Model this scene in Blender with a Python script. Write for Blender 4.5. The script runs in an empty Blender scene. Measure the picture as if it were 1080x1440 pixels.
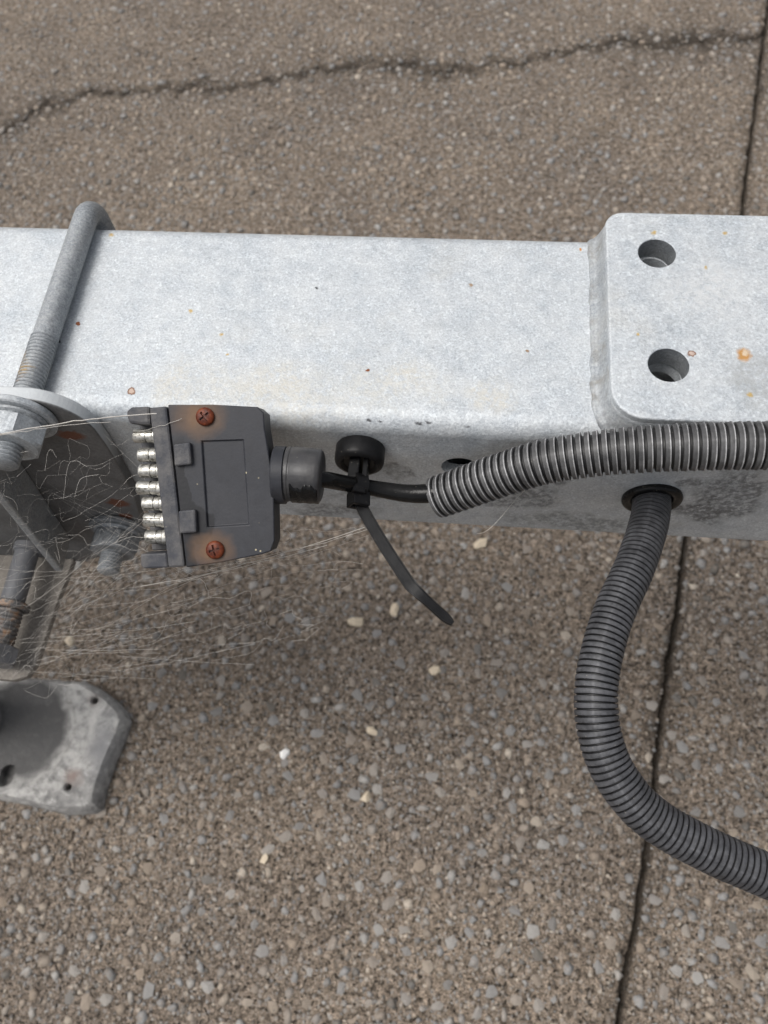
import bpy, bmesh, math, random
import numpy as np
from mathutils import Vector, Matrix

random.seed(7)
rng = np.random.default_rng(11)
scene = bpy.context.scene
COL = scene.collection
GZ = 420.0                                  # height of the drawbar's top face above the pavement, mm


def V(x, y, z):                             # millimetres on the trailer -> metres in the world
    return Vector((x / 1000.0, y / 1000.0, (z + GZ) / 1000.0))


# ------------------------------------------------------------------ camera
ax = Vector((12.6, -0.68, 1.0)).normalized()
ay = Vector((0.165, 2.12, -1.0)); ay = (ay - ax * ay.dot(ax)).normalized()
az = ax.cross(ay)
rot = Matrix((ax, ay, az))
cam_data = bpy.data.cameras.new('camera')
cam = bpy.data.objects.new('camera', cam_data); COL.objects.link(cam)
cam.matrix_world = Matrix.Translation(V(0, 0, 250)) @ rot.to_4x4()
cam_data.sensor_fit = 'VERTICAL'
cam_data.sensor_height = 36.0
cam_data.sensor_width = 27.0
cam_data.lens = 27.5
cam_data.clip_start = 0.01
cam_data.clip_end = 500.0
cam_data.dof.use_dof = True
cam_data.dof.focus_distance = 0.288
cam_data.dof.aperture_fstop = 15.0
scene.camera = cam

# ------------------------------------------------------------------ world, sun, exposure
SUN_EL, SUN_AZ = math.radians(66), math.radians(-96)      # azimuth measured from +Y towards +X
world = bpy.data.worlds.new('World'); scene.world = world
world.use_nodes = True
wn = world.node_tree
bg = wn.nodes['Background']
sky = wn.nodes.new('ShaderNodeTexSky')
sky.sky_type = 'NISHITA'; sky.sun_disc = False
sky.sun_elevation = SUN_EL; sky.sun_rotation = SUN_AZ
sky.air_density = 1.0; sky.dust_density = 6.0; sky.ozone_density = 1.0
hs = wn.nodes.new('ShaderNodeHueSaturation'); hs.inputs['Saturation'].default_value = 0.30
wn.links.new(sky.outputs[0], hs.inputs['Color'])
wn.links.new(hs.outputs[0], bg.inputs['Color'])
bg.inputs['Strength'].default_value = 0.10
sd = bpy.data.lights.new('sun', 'SUN'); sd.energy = 1.4; sd.angle = math.radians(35)
sd.color = (1.0, 0.97, 0.93)
sun = bpy.data.objects.new('sun', sd); COL.objects.link(sun)
sdir = Vector((math.sin(SUN_AZ) * math.cos(SUN_EL), math.cos(SUN_AZ) * math.cos(SUN_EL), math.sin(SUN_EL)))
sun.rotation_euler = sdir.to_track_quat('Z', 'Y').to_euler()
scene.view_settings.view_transform = 'Standard'
scene.view_settings.look = 'None'
scene.view_settings.gamma = 1.0
scene.view_settings.exposure = 0.40
scene.view_settings.use_curve_mapping = False


# ------------------------------------------------------------------ helpers: objects
def link(name, mesh, mat=None, parent=None):
    o = bpy.data.objects.new(name, mesh); COL.objects.link(o)
    if mat is not None and len(mesh.materials) == 0:
        mesh.materials.append(mat)
    if parent is not None:
        o.parent = parent
    return o


def thing(name, label, cat, loc=None, group=None):
    o = bpy.data.objects.new(name, None); COL.objects.link(o)
    o.empty_display_size = 0.02
    if loc is not None:
        o.location = loc
    return tag(o, label, cat, group)


def tag(o, label, cat, group=None):
    o['label'] = label; o['category'] = cat
    if group:
        o['group'] = group
    return o


def child(name, mesh, mat, parent):
    """Part whose mesh is given in world metres, under a parent that sits somewhere else."""
    o = link(name, mesh, mat, parent)
    o.matrix_parent_inverse = parent_matrix(parent).inverted()
    return o


def parent_matrix(p):
    if p.parent is None:
        return p.matrix_basis.copy()
    return parent_matrix(p.parent) @ p.matrix_parent_inverse @ p.matrix_basis


def finish(mesh, smooth=35):
    if smooth:
        for p in mesh.polygons:
            p.use_smooth = True
        mesh.set_sharp_from_angle(angle=math.radians(smooth))
    mesh.update()
    return mesh


def from_bm(bm, smooth=35, name='mesh'):
    bmesh.ops.recalc_face_normals(bm, faces=bm.faces)
    me = bpy.data.meshes.new(name); bm.to_mesh(me); bm.free()
    return finish(me, smooth)


def bevel(o, width, segs=2, angle=35):
    m = o.modifiers.new('bevel', 'BEVEL'); m.width = width; m.segments = segs
    m.limit_method = 'ANGLE'; m.angle_limit = math.radians(angle); m.harden_normals = False
    w = o.modifiers.new('wn', 'WEIGHTED_NORMAL'); w.keep_sharp = True
    return o


def prism(pts, extr):
    """Closed polygon (3-D points) extruded by a vector; returns a bmesh."""
    bm = bmesh.new()
    a = [bm.verts.new(p) for p in pts]
    b = [bm.verts.new(Vector(p) + extr) for p in pts]
    bm.faces.new(a); bm.faces.new(list(reversed(b)))
    for i in range(len(a)):
        j = (i + 1) % len(a)
        bm.faces.new((a[j], a[i], b[i], b[j]))
    return bm


def box(bm, c, h, mat=None):
    c = Vector(c)
    vs = []
    for sx in (-1, 1):
        for sy in (-1, 1):
            for sz in (-1, 1):
                p = Vector((sx * h[0], sy * h[1], sz * h[2]))
                if mat is not None:
                    p = mat @ p
                vs.append(bm.verts.new(c + p))
    for f in ((0, 1, 3, 2), (4, 6, 7, 5), (0, 4, 5, 1), (2, 3, 7, 6), (0, 2, 6, 4), (1, 5, 7, 3)):
        bm.faces.new([vs[i] for i in f])
    return bm


def frame_of(d):
    d = Vector(d).normalized()
    h = Vector((0, 0, 1)) if abs(d.z) < 0.9 else Vector((1, 0, 0))
    u = h.cross(d).normalized()
    return u, d.cross(u), d


def lathe(bm, origin, axis, prof, n=32, cap=True, radial=None):
    """prof: list of (distance along axis, radius), all in metres."""
    u, v, d = frame_of(axis)
    origin = Vector(origin)
    rings = []
    for (t, r) in prof:
        ring = []
        for k in range(n):
            a = 2 * math.pi * k / n
            rr = r if radial is None else radial(r, a, t)
            ring.append(bm.verts.new(origin + d * t + (u * math.cos(a) + v * math.sin(a)) * rr))
        rings.append(ring)
    for A, B in zip(rings, rings[1:]):
        for k in range(n):
            j = (k + 1) % n
            bm.faces.new((A[k], A[j], B[j], B[k]))
    if cap:
        bm.faces.new(list(reversed(rings[0]))); bm.faces.new(rings[-1])
    return bm


def catmull(pts, per=24):
    P = [Vector(p) for p in pts]
    P = [P[0] * 2 - P[1]] + P + [P[-1] * 2 - P[-2]]
    out = []
    for i in range(1, len(P) - 2):
        for k in range(per):
            t = k / per
            a, b, c, d = P[i - 1], P[i], P[i + 1], P[i + 2]
            out.append(0.5 * ((2 * b) + (c - a) * t + (2 * a - 5 * b + 4 * c - d) * t * t + (3 * b - a - 3 * c + d) * t ** 3))
    out.append(P[-2].copy())
    return out


def resample(path, ss):
    L = [0.0]
    for a, b in zip(path, path[1:]):
        L.append(L[-1] + (b - a).length)
    A = np.array([list(p) for p in path]); L = np.array(L)
    return [Vector([float(np.interp(s, L, A[:, k])) for k in range(3)]) for s in ss]


def length(path):
    return sum((b - a).length for a, b in zip(path, path[1:]))


def sweep(bm, centers, radii, n=16, cap=True, squash=None, attr=None, wear_shine=None):
    """Tube through centers with given radii, parallel-transported frames."""
    m = len(centers)
    T = []
    for i in range(m):
        a = centers[max(0, i - 1)]; b = centers[min(m - 1, i + 1)]
        t = (b - a)
        T.append(t.normalized() if t.length > 1e-12 else (T[-1] if T else Vector((1, 0, 0))))
    u, v, _ = frame_of(T[0])
    rings = []
    for i in range(m):
        u = (u - T[i] * u.dot(T[i])).normalized(); v = T[i].cross(u)
        ring = []
        for k in range(n):
            a = 2 * math.pi * k / n
            rr = radii[i] if squash is None else squash(radii[i], a, i)
            w = bm.verts.new(centers[i] + (u * math.cos(a) + v * math.sin(a)) * rr)
            if attr is not None:
                w[attr] = wear_shine[i]
            ring.append(w)
        rings.append(ring)
    for A, B in zip(rings, rings[1:]):
        for k in range(n):
            j = (k + 1) % n
            bm.faces.new((A[k], A[j], B[j], B[k]))
    if cap:
        bm.faces.new(list(reversed(rings[0]))); bm.faces.new(rings[-1])
    return rings


def cut(mesh, cutters):
    """Boolean difference; returns a new mesh."""
    o = bpy.data.objects.new('work', mesh); COL.objects.link(o)
    tmp = []
    for cm in cutters:
        c = bpy.data.objects.new('work_cut', cm); COL.objects.link(c); tmp.append(c)
        m = o.modifiers.new('b', 'BOOLEAN'); m.object = c; m.operation = 'DIFFERENCE'; m.solver = 'EXACT'
    dg = bpy.context.evaluated_depsgraph_get(); dg.update()
    res = bpy.data.meshes.new_from_object(o.evaluated_get(dg))
    for x in tmp + [o]:
        me = x.data; bpy.data.objects.remove(x)
        bpy.data.meshes.remove(me)
    return res


# ------------------------------------------------------------------ helpers: materials
class Mat:
    def __init__(self, name):
        self.m = bpy.data.materials.new(name); self.m.use_nodes = True
        self.t = self.m.node_tree; self.b = self.t.nodes['Principled BSDF']
        self.tc = self.t.nodes.new('ShaderNodeTexCoord')
        self.co = self.tc.outputs['Object']

    def node(self, typ, **kw):
        n = self.t.nodes.new(typ)
        for k, v in kw.items():
            setattr(n, k, v)
        return n

    def L(self, a, b):
        self.t.links.new(a, b)

    def noise(self, scale, detail=4, rough=0.55, co=None, dist=0.0):
        n = self.node('ShaderNodeTexNoise'); n.inputs['Scale'].default_value = scale
        n.inputs['Detail'].default_value = detail; n.inputs['Roughness'].default_value = rough
        n.inputs['Distortion'].default_value = dist
        self.L(co or self.co, n.inputs['Vector'])
        return n.outputs['Fac']

    def voro(self, scale, feature='F1', out='Distance', co=None):
        n = self.node('ShaderNodeTexVoronoi', feature=feature); n.inputs['Scale'].default_value = scale
        self.L(co or self.co, n.inputs['Vector'])
        return n.outputs[out]

    def ramp(self, fac, stops):
        r = self.node('ShaderNodeValToRGB')
        e = r.color_ramp.elements
        while len(e) < len(stops):
            e.new(0.5)
        for x, (p, c) in zip(e, stops):
            x.position = p; x.color = (*c, 1) if len(c) == 3 else c
        self.L(fac, r.inputs[0])
        return r.outputs[0]

    def rng(self, fac, a, b, c=0.0, d=1.0):
        r = self.node('ShaderNodeMapRange'); r.clamp = True
        self.L(fac, r.inputs['Value'])
        for k, v in zip(('From Min', 'From Max', 'To Min', 'To Max'), (a, b, c, d)):
            r.inputs[k].default_value = v
        return r.outputs[0]

    def mix(self, fac, a, b, blend='MIX'):
        n = self.node('ShaderNodeMix', data_type='RGBA', blend_type=blend)
        for sock, val in ((n.inputs[0], fac), (n.inputs[6], a), (n.inputs[7], b)):
            if isinstance(val, (int, float)):
                sock.default_value = val
            elif isinstance(val, tuple):
                sock.default_value = (*val, 1)
            else:
                self.L(val, sock)
        return n.outputs[2]

    def math(self, op, a, b=0.0, c=None):
        n = self.node('ShaderNodeMath', operation=op)
        for i, val in enumerate((a, b) if c is None else (a, b, c)):
            if isinstance(val, (int, float)):
                n.inputs[i].default_value = val
            else:
                self.L(val, n.inputs[i])
        return n.outputs[0]

    def attr(self, name, out='Fac'):
        n = self.node('ShaderNodeAttribute'); n.attribute_name = name
        return n.outputs[out]

    def warp(self, amount, scale):
        n = self.node('ShaderNodeTexNoise'); n.inputs['Scale'].default_value = scale; n.inputs['Detail'].default_value = 3
        self.L(self.co, n.inputs['Vector'])
        s = self.node('ShaderNodeVectorMath', operation='SUBTRACT'); s.inputs[1].default_value = (.5, .5, .5)
        self.L(n.outputs['Color'], s.inputs[0])
        k = self.node('ShaderNodeVectorMath', operation='SCALE'); k.inputs['Scale'].default_value = amount
        self.L(s.outputs[0], k.inputs[0])
        a = self.node('ShaderNodeVectorMath', operation='ADD')
        self.L(self.co, a.inputs[0]); self.L(k.outputs[0], a.inputs[1])
        return a.outputs[0]

    def blob(self, co, centre, r, soft=0.5, scale=(1, 1, 1)):
        s = self.node('ShaderNodeVectorMath', operation='SUBTRACT'); s.inputs[1].default_value = centre
        self.L(co, s.inputs[0])
        src = s.outputs[0]
        if scale != (1, 1, 1):
            m = self.node('ShaderNodeVectorMath', operation='MULTIPLY'); m.inputs[1].default_value = scale
            self.L(src, m.inputs[0]); src = m.outputs[0]
        d = self.node('ShaderNodeVectorMath', operation='LENGTH'); self.L(src, d.inputs[0])
        return self.rng(d.outputs['Value'], r, r * (1 - soft), 0, 1)

    def bump(self, h, strength, dist):
        b = self.node('ShaderNodeBump'); b.inputs['Strength'].default_value = strength
        b.inputs['Distance'].default_value = dist
        self.L(h, b.inputs['Height'])
        self.L(b.outputs[0], self.b.inputs['Normal'])
        return self

    def set(self, color=None, rough=None, metal=None, spec=None):
        for key, val in (('Base Color', color), ('Roughness', rough), ('Metallic', metal), ('Specular IOR Level', spec)):
            if val is None:
                continue
            if isinstance(val, (int, float)):
                self.b.inputs[key].default_value = val
            elif isinstance(val, tuple):
                self.b.inputs[key].default_value = (*val, 1)
            else:
                self.L(val, self.b.inputs[key])
        return self


def galvanised(name, spots=(), stains=(), light=1.0, metal=0.32, amt=0.75, gr=0.8):
    """Weathered hot-dip zinc. spots / stains: (centre, radius, colour, softness, scale)."""
    M = Mat(name)
    big = M.noise(38, 5, 0.6)
    mid = M.noise(230, 4, 0.65)
    fine = M.noise(1150, 4, 0.75)
    col = M.ramp(big, [(0.30, (0.310 * light, 0.338 * light, 0.365 * light)), (0.7, (0.395 * light, 0.417 * light, 0.436 * light))])
    col = M.mix(0.35, col, M.ramp(mid, [(0.3, (0.24 * light, 0.26 * light, 0.28 * light)), (0.7, (0.47 * light, 0.485 * light, 0.49 * light))]))
    grain = M.ramp(fine, [(0.32, (0.60, 0.61, 0.63)), (0.5, (1, 1, 1)), (0.68, (1.32, 1.32, 1.3))])
    col = M.mix(gr, col, grain, 'MULTIPLY')
    cloud = M.rng(M.noise(85, 7, 0.72), 0.40, 0.62)
    col = M.mix(M.math('MULTIPLY', cloud, 0.32), col, (0.46 * light, 0.468 * light, 0.465 * light))
    scr_co = M.node('ShaderNodeMapping'); scr_co.inputs['Scale'].default_value = (14, 320, 120); scr_co.inputs['Rotation'].default_value = (0, 0, 0.35)
    M.L(M.co, scr_co.inputs['Vector'])
    scr = M.rng(M.noise(3.0, 2, .5, scr_co.outputs[0]), 0.70, 0.76)
    col = M.mix(M.math('MULTIPLY', scr, 0.35), col, (0.55, 0.56, 0.56))
    dull = M.rng(M.noise(52, 6, 0.7), 0.60, 0.70)
    col = M.mix(M.math('MULTIPLY', dull, 0.26), col, (0.24, 0.255, 0.275))
    dots = M.rng(M.voro(700), 0.0, 0.22, 1, 0)
    dots = M.math('MULTIPLY', dots, M.rng(M.noise(60), 0.45, 0.65))
    col = M.mix(M.math('MULTIPLY', dots, 0.35), col, (0.66, 0.67, 0.66))
    cr_ = M.node('ShaderNodeTexVoronoi'); cr_.inputs['Scale'].default_value = 950; M.L(M.co, cr_.inputs['Vector'])
    cs_ = M.node('ShaderNodeSeparateColor'); M.L(cr_.outputs['Color'], cs_.inputs[0])
    col = M.mix(0.24, col, M.ramp(cs_.outputs[0], [(0.0, (0.62, 0.63, 0.65)), (0.16, (0.9, 0.9, 0.91)), (0.8, (1.03, 1.03, 1.03)), (0.93, (1.5, 1.5, 1.48))]), 'MULTIPLY')
    ochre = M.rng(M.noise(24, 6, 0.7), 0.57, 0.78)
    col = M.mix(M.math('MULTIPLY', ochre, 0.22), col, (0.42, 0.36, 0.25))
    w = M.warp(0.0024, 520)
    w2 = M.warp(0.030, 60)
    for c, r, colr, soft, sc in stains:
        f = M.blob(w2, c, r, soft, sc)
        f = M.math('MULTIPLY', f, M.rng(M.noise(420, 4, 0.7), 0.36, 0.58))
        col = M.mix(M.math('MULTIPLY', f, amt), col, colr)
    for c, r, colr, soft, sc in spots:
        col = M.mix(M.blob(w, c, r, soft, sc), col, colr)
    M.set(col, M.rng(mid, 0.2, 0.8, 0.50, 0.72), metal, 0.35)
    h = M.math('ADD', M.math('MULTIPLY', fine, 0.5), M.math('MULTIPLY', mid, 1.0))
    M.bump(h, 0.5, 0.0009)
    return M.m


def plastic(name, base, rough, dust_shine=0.0, scale=260, bump=0.12, spec=0.4):
    M = Mat(name)
    a = M.noise(scale, 5, 0.65)
    col = M.mix(M.rng(a, 0.3, 0.75), base, tuple(min(1, c * 1.5 + 0.004) for c in base))
    if dust_shine:
        d = M.rng(M.noise(90, 6, 0.7), 0.42, 0.75)
        col = M.mix(M.math('MULTIPLY', d, dust_shine), col, (0.16, 0.15, 0.14))
        speck = M.rng(M.voro(520), 0.05, 0.16, 1, 0)
        speck = M.math('MULTIPLY', speck, M.rng(M.noise(150), 0.5, 0.6))
        col = M.mix(M.math('MULTIPLY', speck, 0.35), col, (0.35, 0.32, 0.26))
    M.set(col, M.rng(a, 0.25, 0.75, rough - 0.08, rough + 0.14), 0.0, spec)
    M.bump(M.noise(scale * 4, 3), bump, 0.0004)
    return M.m


# ------------------------------------------------------------------ numpy value noise
def vnoise(x, y, cell, seed):
    g = np.random.default_rng(seed).random((256, 256))
    fx, fy = x / cell, y / cell
    ix, iy = np.floor(fx).astype(int), np.floor(fy).astype(int)
    tx, ty = fx - ix, fy - iy
    tx = tx * tx * (3 - 2 * tx); ty = ty * ty * (3 - 2 * ty)
    a = g[ix & 255, iy & 255]; b = g[(ix + 1) & 255, iy & 255]
    c = g[ix & 255, (iy + 1) & 255]; d = g[(ix + 1) & 255, (iy + 1) & 255]
    return (a * (1 - tx) + b * tx) * (1 - ty) + (c * (1 - tx) + d * tx) * ty


# ================================================================== THE PAVEMENT
JY = np.array([-200000, -400, -79, 78, 289, 711, 1023, 1400, 200000.0])
JX = np.array([-42400, 78, 144, 176, 217, 313, 377, 455, 42500.0])
CX = np.array([-900, -700, -593, -551, -491, -416, -331, -258, -195, -112, -37, 54, 126, 200, 272, 340, 378.0])
CY = np.array([700, 740, 821, 871, 899, 906, 913, 928, 950, 964, 948, 966, 989, 1010, 1013, 1021, 1026.0])


def joint_x(y):
    return np.interp(y, JY, JX)


def crack_dist(x, y):
    cy_ = np.interp(x, CX, CY) + (vnoise(x, y * 0, 14, 3) - 0.5) * 14 + (vnoise(x, y * 0, 4, 4) - 0.5) * 6
    slope = 0.94
    d = np.abs(y - cy_) * slope
    side = x - joint_x(y)
    return np.where(side < 2, d, 1e3)


def build_pavement():
    s = list(np.arange(-1060, -12, 4.2)) + list(np.arange(-12, -3.2, 1.6)) + [-2.7, -2.2, -1.4, -0.5, 0.5, 1.4, 2.2, 2.7] + list(np.arange(3.4, 12, 1.6)) + list(np.arange(12, 430, 4.2))
    out = [1.5 ** k * 8 for k in range(1, 24)]
    s = [s[0] - o for o in reversed(out)] + s + [s[-1] + o for o in out]
    yy = list(np.arange(-300, 780, 4.2)) + list(np.arange(780, 1060, 2.2)) + list(np.arange(1060, 1400, 4.2))
    yy = [yy[0] - o for o in reversed(out)] + yy + [yy[-1] + o for o in out]
    s, yy = np.array(s), np.array(yy)
    S, Yg = np.meshgrid(s, yy, indexing='ij')
    X = S + joint_x(Yg)
    wob = (vnoise(Yg, Yg * 0, 9, 8) - 0.5) * 1.6 + (vnoise(Yg, Yg * 0, 60, 9) - 0.5) * 3.5
    near = np.clip(1 - np.abs(S) / 60, 0, 1)
    X = X + wob * near
    inner = (np.abs(S) < 1200) & (Yg > -400) & (Yg < 1600)
    Z = np.where(inner, (vnoise(X, Yg, 60, 1) - 0.5) * 1.6 + (vnoise(X, Yg, 13, 2) - 0.5) * 1.3 + (vnoise(X, Yg, 5, 5) - 0.5) * 0.9, 0)
    chip = 2.2 + (vnoise(Yg, S * 0, 6, 12) - 0.3) * 1.6 + (vnoise(Yg, S * 0, 19, 13) - .5) * 1.2
    gro = np.clip((chip - np.abs(S)) / 0.7, 0, 1)
    Z = Z - gro * 11 - np.exp(-(np.abs(S) / 5.0) ** 2) * 0.7
    cd = crack_dist(X, Yg)
    wdt = 0.6 + vnoise(X, Yg * 0, 35, 6) ** 2 * 4.0
    cr = np.clip(1.4 - cd / wdt, 0, 1)
    Z = Z - cr * 2.4 - np.exp(-(cd / 14.0) ** 2) * 1.2
    dirt = np.clip(np.exp(-(cd / (8 + 21 * vnoise(X, Yg * 0, 70, 7) ** 1.5)) ** 2) * (0.36 + 0.8 * vnoise(X, Yg, 9, 15)), 0, 1)
    dirt = np.maximum(dirt, np.clip(1.3 - np.abs(S) / 4.0, 0, 1))
    soft = np.exp(-(S / (7.0 + 8 * vnoise(Yg, S * 0, 45, 22))) ** 2) * (0.15 + 0.75 * vnoise(Yg, S, 22, 21))
    dirt = np.maximum(dirt, soft)
    nx, ny = S.shape
    co = np.stack([X, Yg, Z], -1).reshape(-1, 3) / 1000.0
    idx = np.arange(nx * ny).reshape(nx, ny)
    q = np.stack([idx[:-1, :-1], idx[1:, :-1], idx[1:, 1:], idx[:-1, 1:]], -1).reshape(-1, 4)
    me = bpy.data.meshes.new('pavement')
    me.vertices.add(len(co)); me.vertices.foreach_set('co', co.ravel().astype(np.float32))
    me.loops.add(q.size); me.loops.foreach_set('vertex_index', q.ravel().astype(np.int32))
    me.polygons.add(len(q)); me.polygons.foreach_set('loop_start', np.arange(0, q.size, 4, dtype=np.int32))
    me.polygons.foreach_set('loop_total', np.full(len(q), 4, dtype=np.int32))
    a = me.attributes.new('dirt', 'FLOAT', 'POINT'); a.data.foreach_set('value', dirt.ravel().astype(np.float32))
    me.update(calc_edges=True)
    me.shade_smooth()
    return me


def pavement_material():
    M = Mat('weathered_asphalt')
    a = M.noise(16, 6, 0.65)
    b = M.noise(190, 5, 0.7)
    c = M.noise(800, 3, 0.7)
    col = M.ramp(b, [(0.32, (0.054, 0.044, 0.035)), (0.45, (0.158, 0.130, 0.104)), (0.58, (0.260, 0.216, 0.176)), (0.72, (0.43, 0.37, 0.31))])
    col = M.mix(0.8, col, M.ramp(c, [(0.36, (0.22, 0.21, 0.20)), (0.5, (1, 1, 1)), (0.64, (2.0, 1.95, 1.9))]), 'MULTIPLY')
    cell = M.node('ShaderNodeTexVoronoi'); cell.inputs['Scale'].default_value = 300
    M.L(M.warp(0.002, 300), cell.inputs['Vector'])
    sep = M.node('ShaderNodeSeparateColor'); M.L(cell.outputs['Color'], sep.inputs[0])
    sand = M.ramp(sep.outputs[0], [(0.0, (0.12, 0.11, 0.10)), (0.3, (0.26, 0.22, 0.18)), (0.6, (0.36, 0.33, 0.30)), (0.8, (0.25, 0.255, 0.26)), (1.0, (0.62, 0.56, 0.48))])
    grit = M.math('MULTIPLY', M.rng(cell.outputs['Distance'], 0.55, 0.3), M.rng(sep.outputs[1], 0.35, 0.5))
    col = M.mix(M.math('MULTIPLY', grit, 0.7), col, sand)
    col = M.mix(0.5, col, M.ramp(a, [(0.3, (0.74, 0.72, 0.70)), (0.7, (1.2, 1.19, 1.16))]), 'MULTIPLY')
    col = M.mix(0.6, col, M.ramp(M.noise(5, 4, .6), [(0.35, (0.72, 0.72, 0.74)), (0.62, (1.14, 1.11, 1.06))]), 'MULTIPLY')
    d = M.attr('dirt')
    d = M.math('MULTIPLY', d, M.rng(b, 0.2, 0.6, 0.6, 1.0))
    col = M.mix(M.math('MULTIPLY', d, 0.92), col, (0.020, 0.016, 0.012))
    pits = M.rng(M.noise(330, 4, .6), .34, .44)
    col = M.mix(M.math('SUBTRACT', 1.0, pits), col, (0.035, 0.028, 0.022))
    M.set(col, 0.85, 0, 0.25)
    M.bump(M.math('ADD', M.math('ADD', b, M.math('MULTIPLY', c, 0.5)), M.math('MULTIPLY', pits, .6)), 1.0, 0.0024)
    return M.m


STONE_RAMP = [(0.0, (0.12, 0.112, 0.10)), (0.12, (0.21, 0.209, 0.205)), (0.34, (0.265, 0.268, 0.268)),
              (0.52, (0.24, 0.195, 0.15)), (0.70, (0.325, 0.323, 0.312)), (0.88, (0.29, 0.24, 0.19)), (0.97, (0.34, 0.30, 0.25)), (1.0, (0.50, 0.45, 0.38))]


def stone_material(name, source):
    M = Mat(name)
    if source == 'object':
        oi = M.node('ShaderNodeObjectInfo'); f = oi.outputs['Random']
    else:
        f = M.attr('tone')
    col = M.ramp(f, STONE_RAMP)
    col = M.mix(0.6, col, M.ramp(M.noise(260, 4, 0.7), [(0.28, (0.62, 0.60, 0.57)), (0.5, (0.97, 0.95, 0.93)), (0.75, (1.35, 1.3, 1.25))]), 'MULTIPLY')
    film = M.rng(M.noise(250, 5, 0.75), 0.48, 0.64)
    col = M.mix(M.math('MULTIPLY', film, 0.7), col, (0.200, 0.165, 0.133))
    M.set(col, 0.7, 0, 0.3)
    M.bump(M.noise(900, 3), 0.4, 0.0006)
    return M.m


def stone_shape(seed, sub=1):
    r = random.Random(seed)
    bm = bmesh.new(); bmesh.ops.create_icosphere(bm, subdivisions=sub, radius=1.0)
    planes = [(Vector((r.gauss(0, 1), r.gauss(0, 1), r.gauss(0, .5))).normalized(), r.uniform(.52, .88)) for _ in range(9)]
    for v in bm.verts:
        for nrm, d in planes:
            t = v.co.dot(nrm) - d
            if t > 0:
                v.co -= nrm * t
        v.co *= r.uniform(.93, 1.06)
    cos = np.array([list(v.co) for v in bm.verts]); fc = np.array([[v.index for v in f.verts] for f in bm.faces])
    bm.free()
    return cos, fc


pave = link('pavement', build_pavement(), pavement_material())
pave['kind'] = 'structure'
pave['label'] = 'brown grey worn asphalt pavement with a straight joint and a crack'

shapes = [stone_shape(i, 1) for i in range(14)]
fine_shapes = [stone_shape(100 + i, 1) for i in range(6)]


def stone_xforms(n, smin, smax, power):
    x = rng.uniform(-1, 1, n); y = rng.uniform(-260, 1330, n)
    half = 330 + (y + 260) * 0.36
    x = x * half + (-60 - (y - 300) * 0.07)
    size = smin + (smax - smin) * rng.random(n) ** power
    ok = (np.abs(x - joint_x(y)) > 1.8 + size * 0.75) & (crack_dist(x, y) > 1.5 + size * 0.55)
    return x[ok], y[ok], size[ok]


bx_, by_, bs_ = stone_xforms(42000, 2.2, 7.4, 2.7)          # half sizes in mm
keep, grid = [], {}
order = np.argsort(-bs_)
for i in order:                                              # largest first, none overlapping
    cx_, cy_ = int(bx_[i] // 20), int(by_[i] // 20)
    hit = False
    for dx in (-1, 0, 1):
        for dy in (-1, 0, 1):
            for j in grid.get((cx_ + dx, cy_ + dy), ()):
                if (bx_[i] - bx_[j]) ** 2 + (by_[i] - by_[j]) ** 2 < ((bs_[i] + bs_[j]) * 0.80) ** 2:
                    hit = True; break
            if hit: break
        if hit: break
    if not hit:
        keep.append(i); grid.setdefault((cx_, cy_), []).append(i)
keep = np.array(keep)

# the 300 that show largest become parts of their own: named spots first, then size over distance
stone_meshes = []
sm_obj = stone_material('aggregate_stone', 'object')
for cos, fc in shapes:
    me = bpy.data.meshes.new('stone'); me.from_pydata(cos.tolist(), [], fc.tolist()); me.materials.append(sm_obj)
    for p in me.polygons: p.use_smooth = True
    me.set_sharp_from_angle(angle=math.radians(18))
    stone_meshes.append(me)
Mp = Mat('pale_quartz'); Mp.set(Mp.ramp(Mp.noise(300), [(0.3, (0.46, 0.38, 0.27)), (0.7, (0.66, 0.57, 0.44))]), 0.6, 0, 0.4)
Mw = Mat('white_quartz'); Mw.set((0.86, 0.85, 0.82), 0.5, 0, 0.4)


def place_stone(me, x, y, s, flat, z):
    o = bpy.data.objects.new('stone', me); COL.objects.link(o); o.parent = pave
    o.location = (x / 1000, y / 1000, z / 1000)
    o.scale = (s / 1000, s * random.uniform(.62, .95) / 1000, s * flat / 1000)
    o.rotation_euler = (random.uniform(-.15, .15), random.uniform(-.15, .15), random.uniform(0, 6.28))
    return o


for k, (x, y, s, m) in enumerate(((-123, 88, 6.5, Mw.m), (-75, 205, 9, Mp.m), (33, 288, 10, Mp.m), (-41, 219, 7.5, Mp.m), (-52, 112, 6, Mp.m),
                                  (-3, 167, 6.5, Mp.m), (262, 40, 9, Mp.m), (-330, 170, 7, Mp.m), (-128, 8, 5, Mp.m), (-52, 60, 6, Mp.m))):
    me = stone_meshes[k].copy(); me.materials.clear(); me.materials.append(m)
    place_stone(me, x, y, s, .5, 1.2)
vis = [i for i in keep if -676 < bx_[i] < 395 and -100 < by_[i] < 1090]
hidden = lambda x, y: -500 < x < 330 and 300 < y < 700        # the ground straight behind the drawbar
score = lambda i: -bs_[i] / math.hypot(math.hypot(bx_[i], by_[i]), 670) * (0.2 if hidden(bx_[i], by_[i]) else 1)
vis.sort(key=score)
big = set(vis[:290])
for k, i in enumerate(vis[:290]):
    place_stone(stone_meshes[k % len(stone_meshes)], bx_[i], by_[i], bs_[i], random.uniform(.20, .34), random.uniform(-1.2, 0.1))


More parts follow.
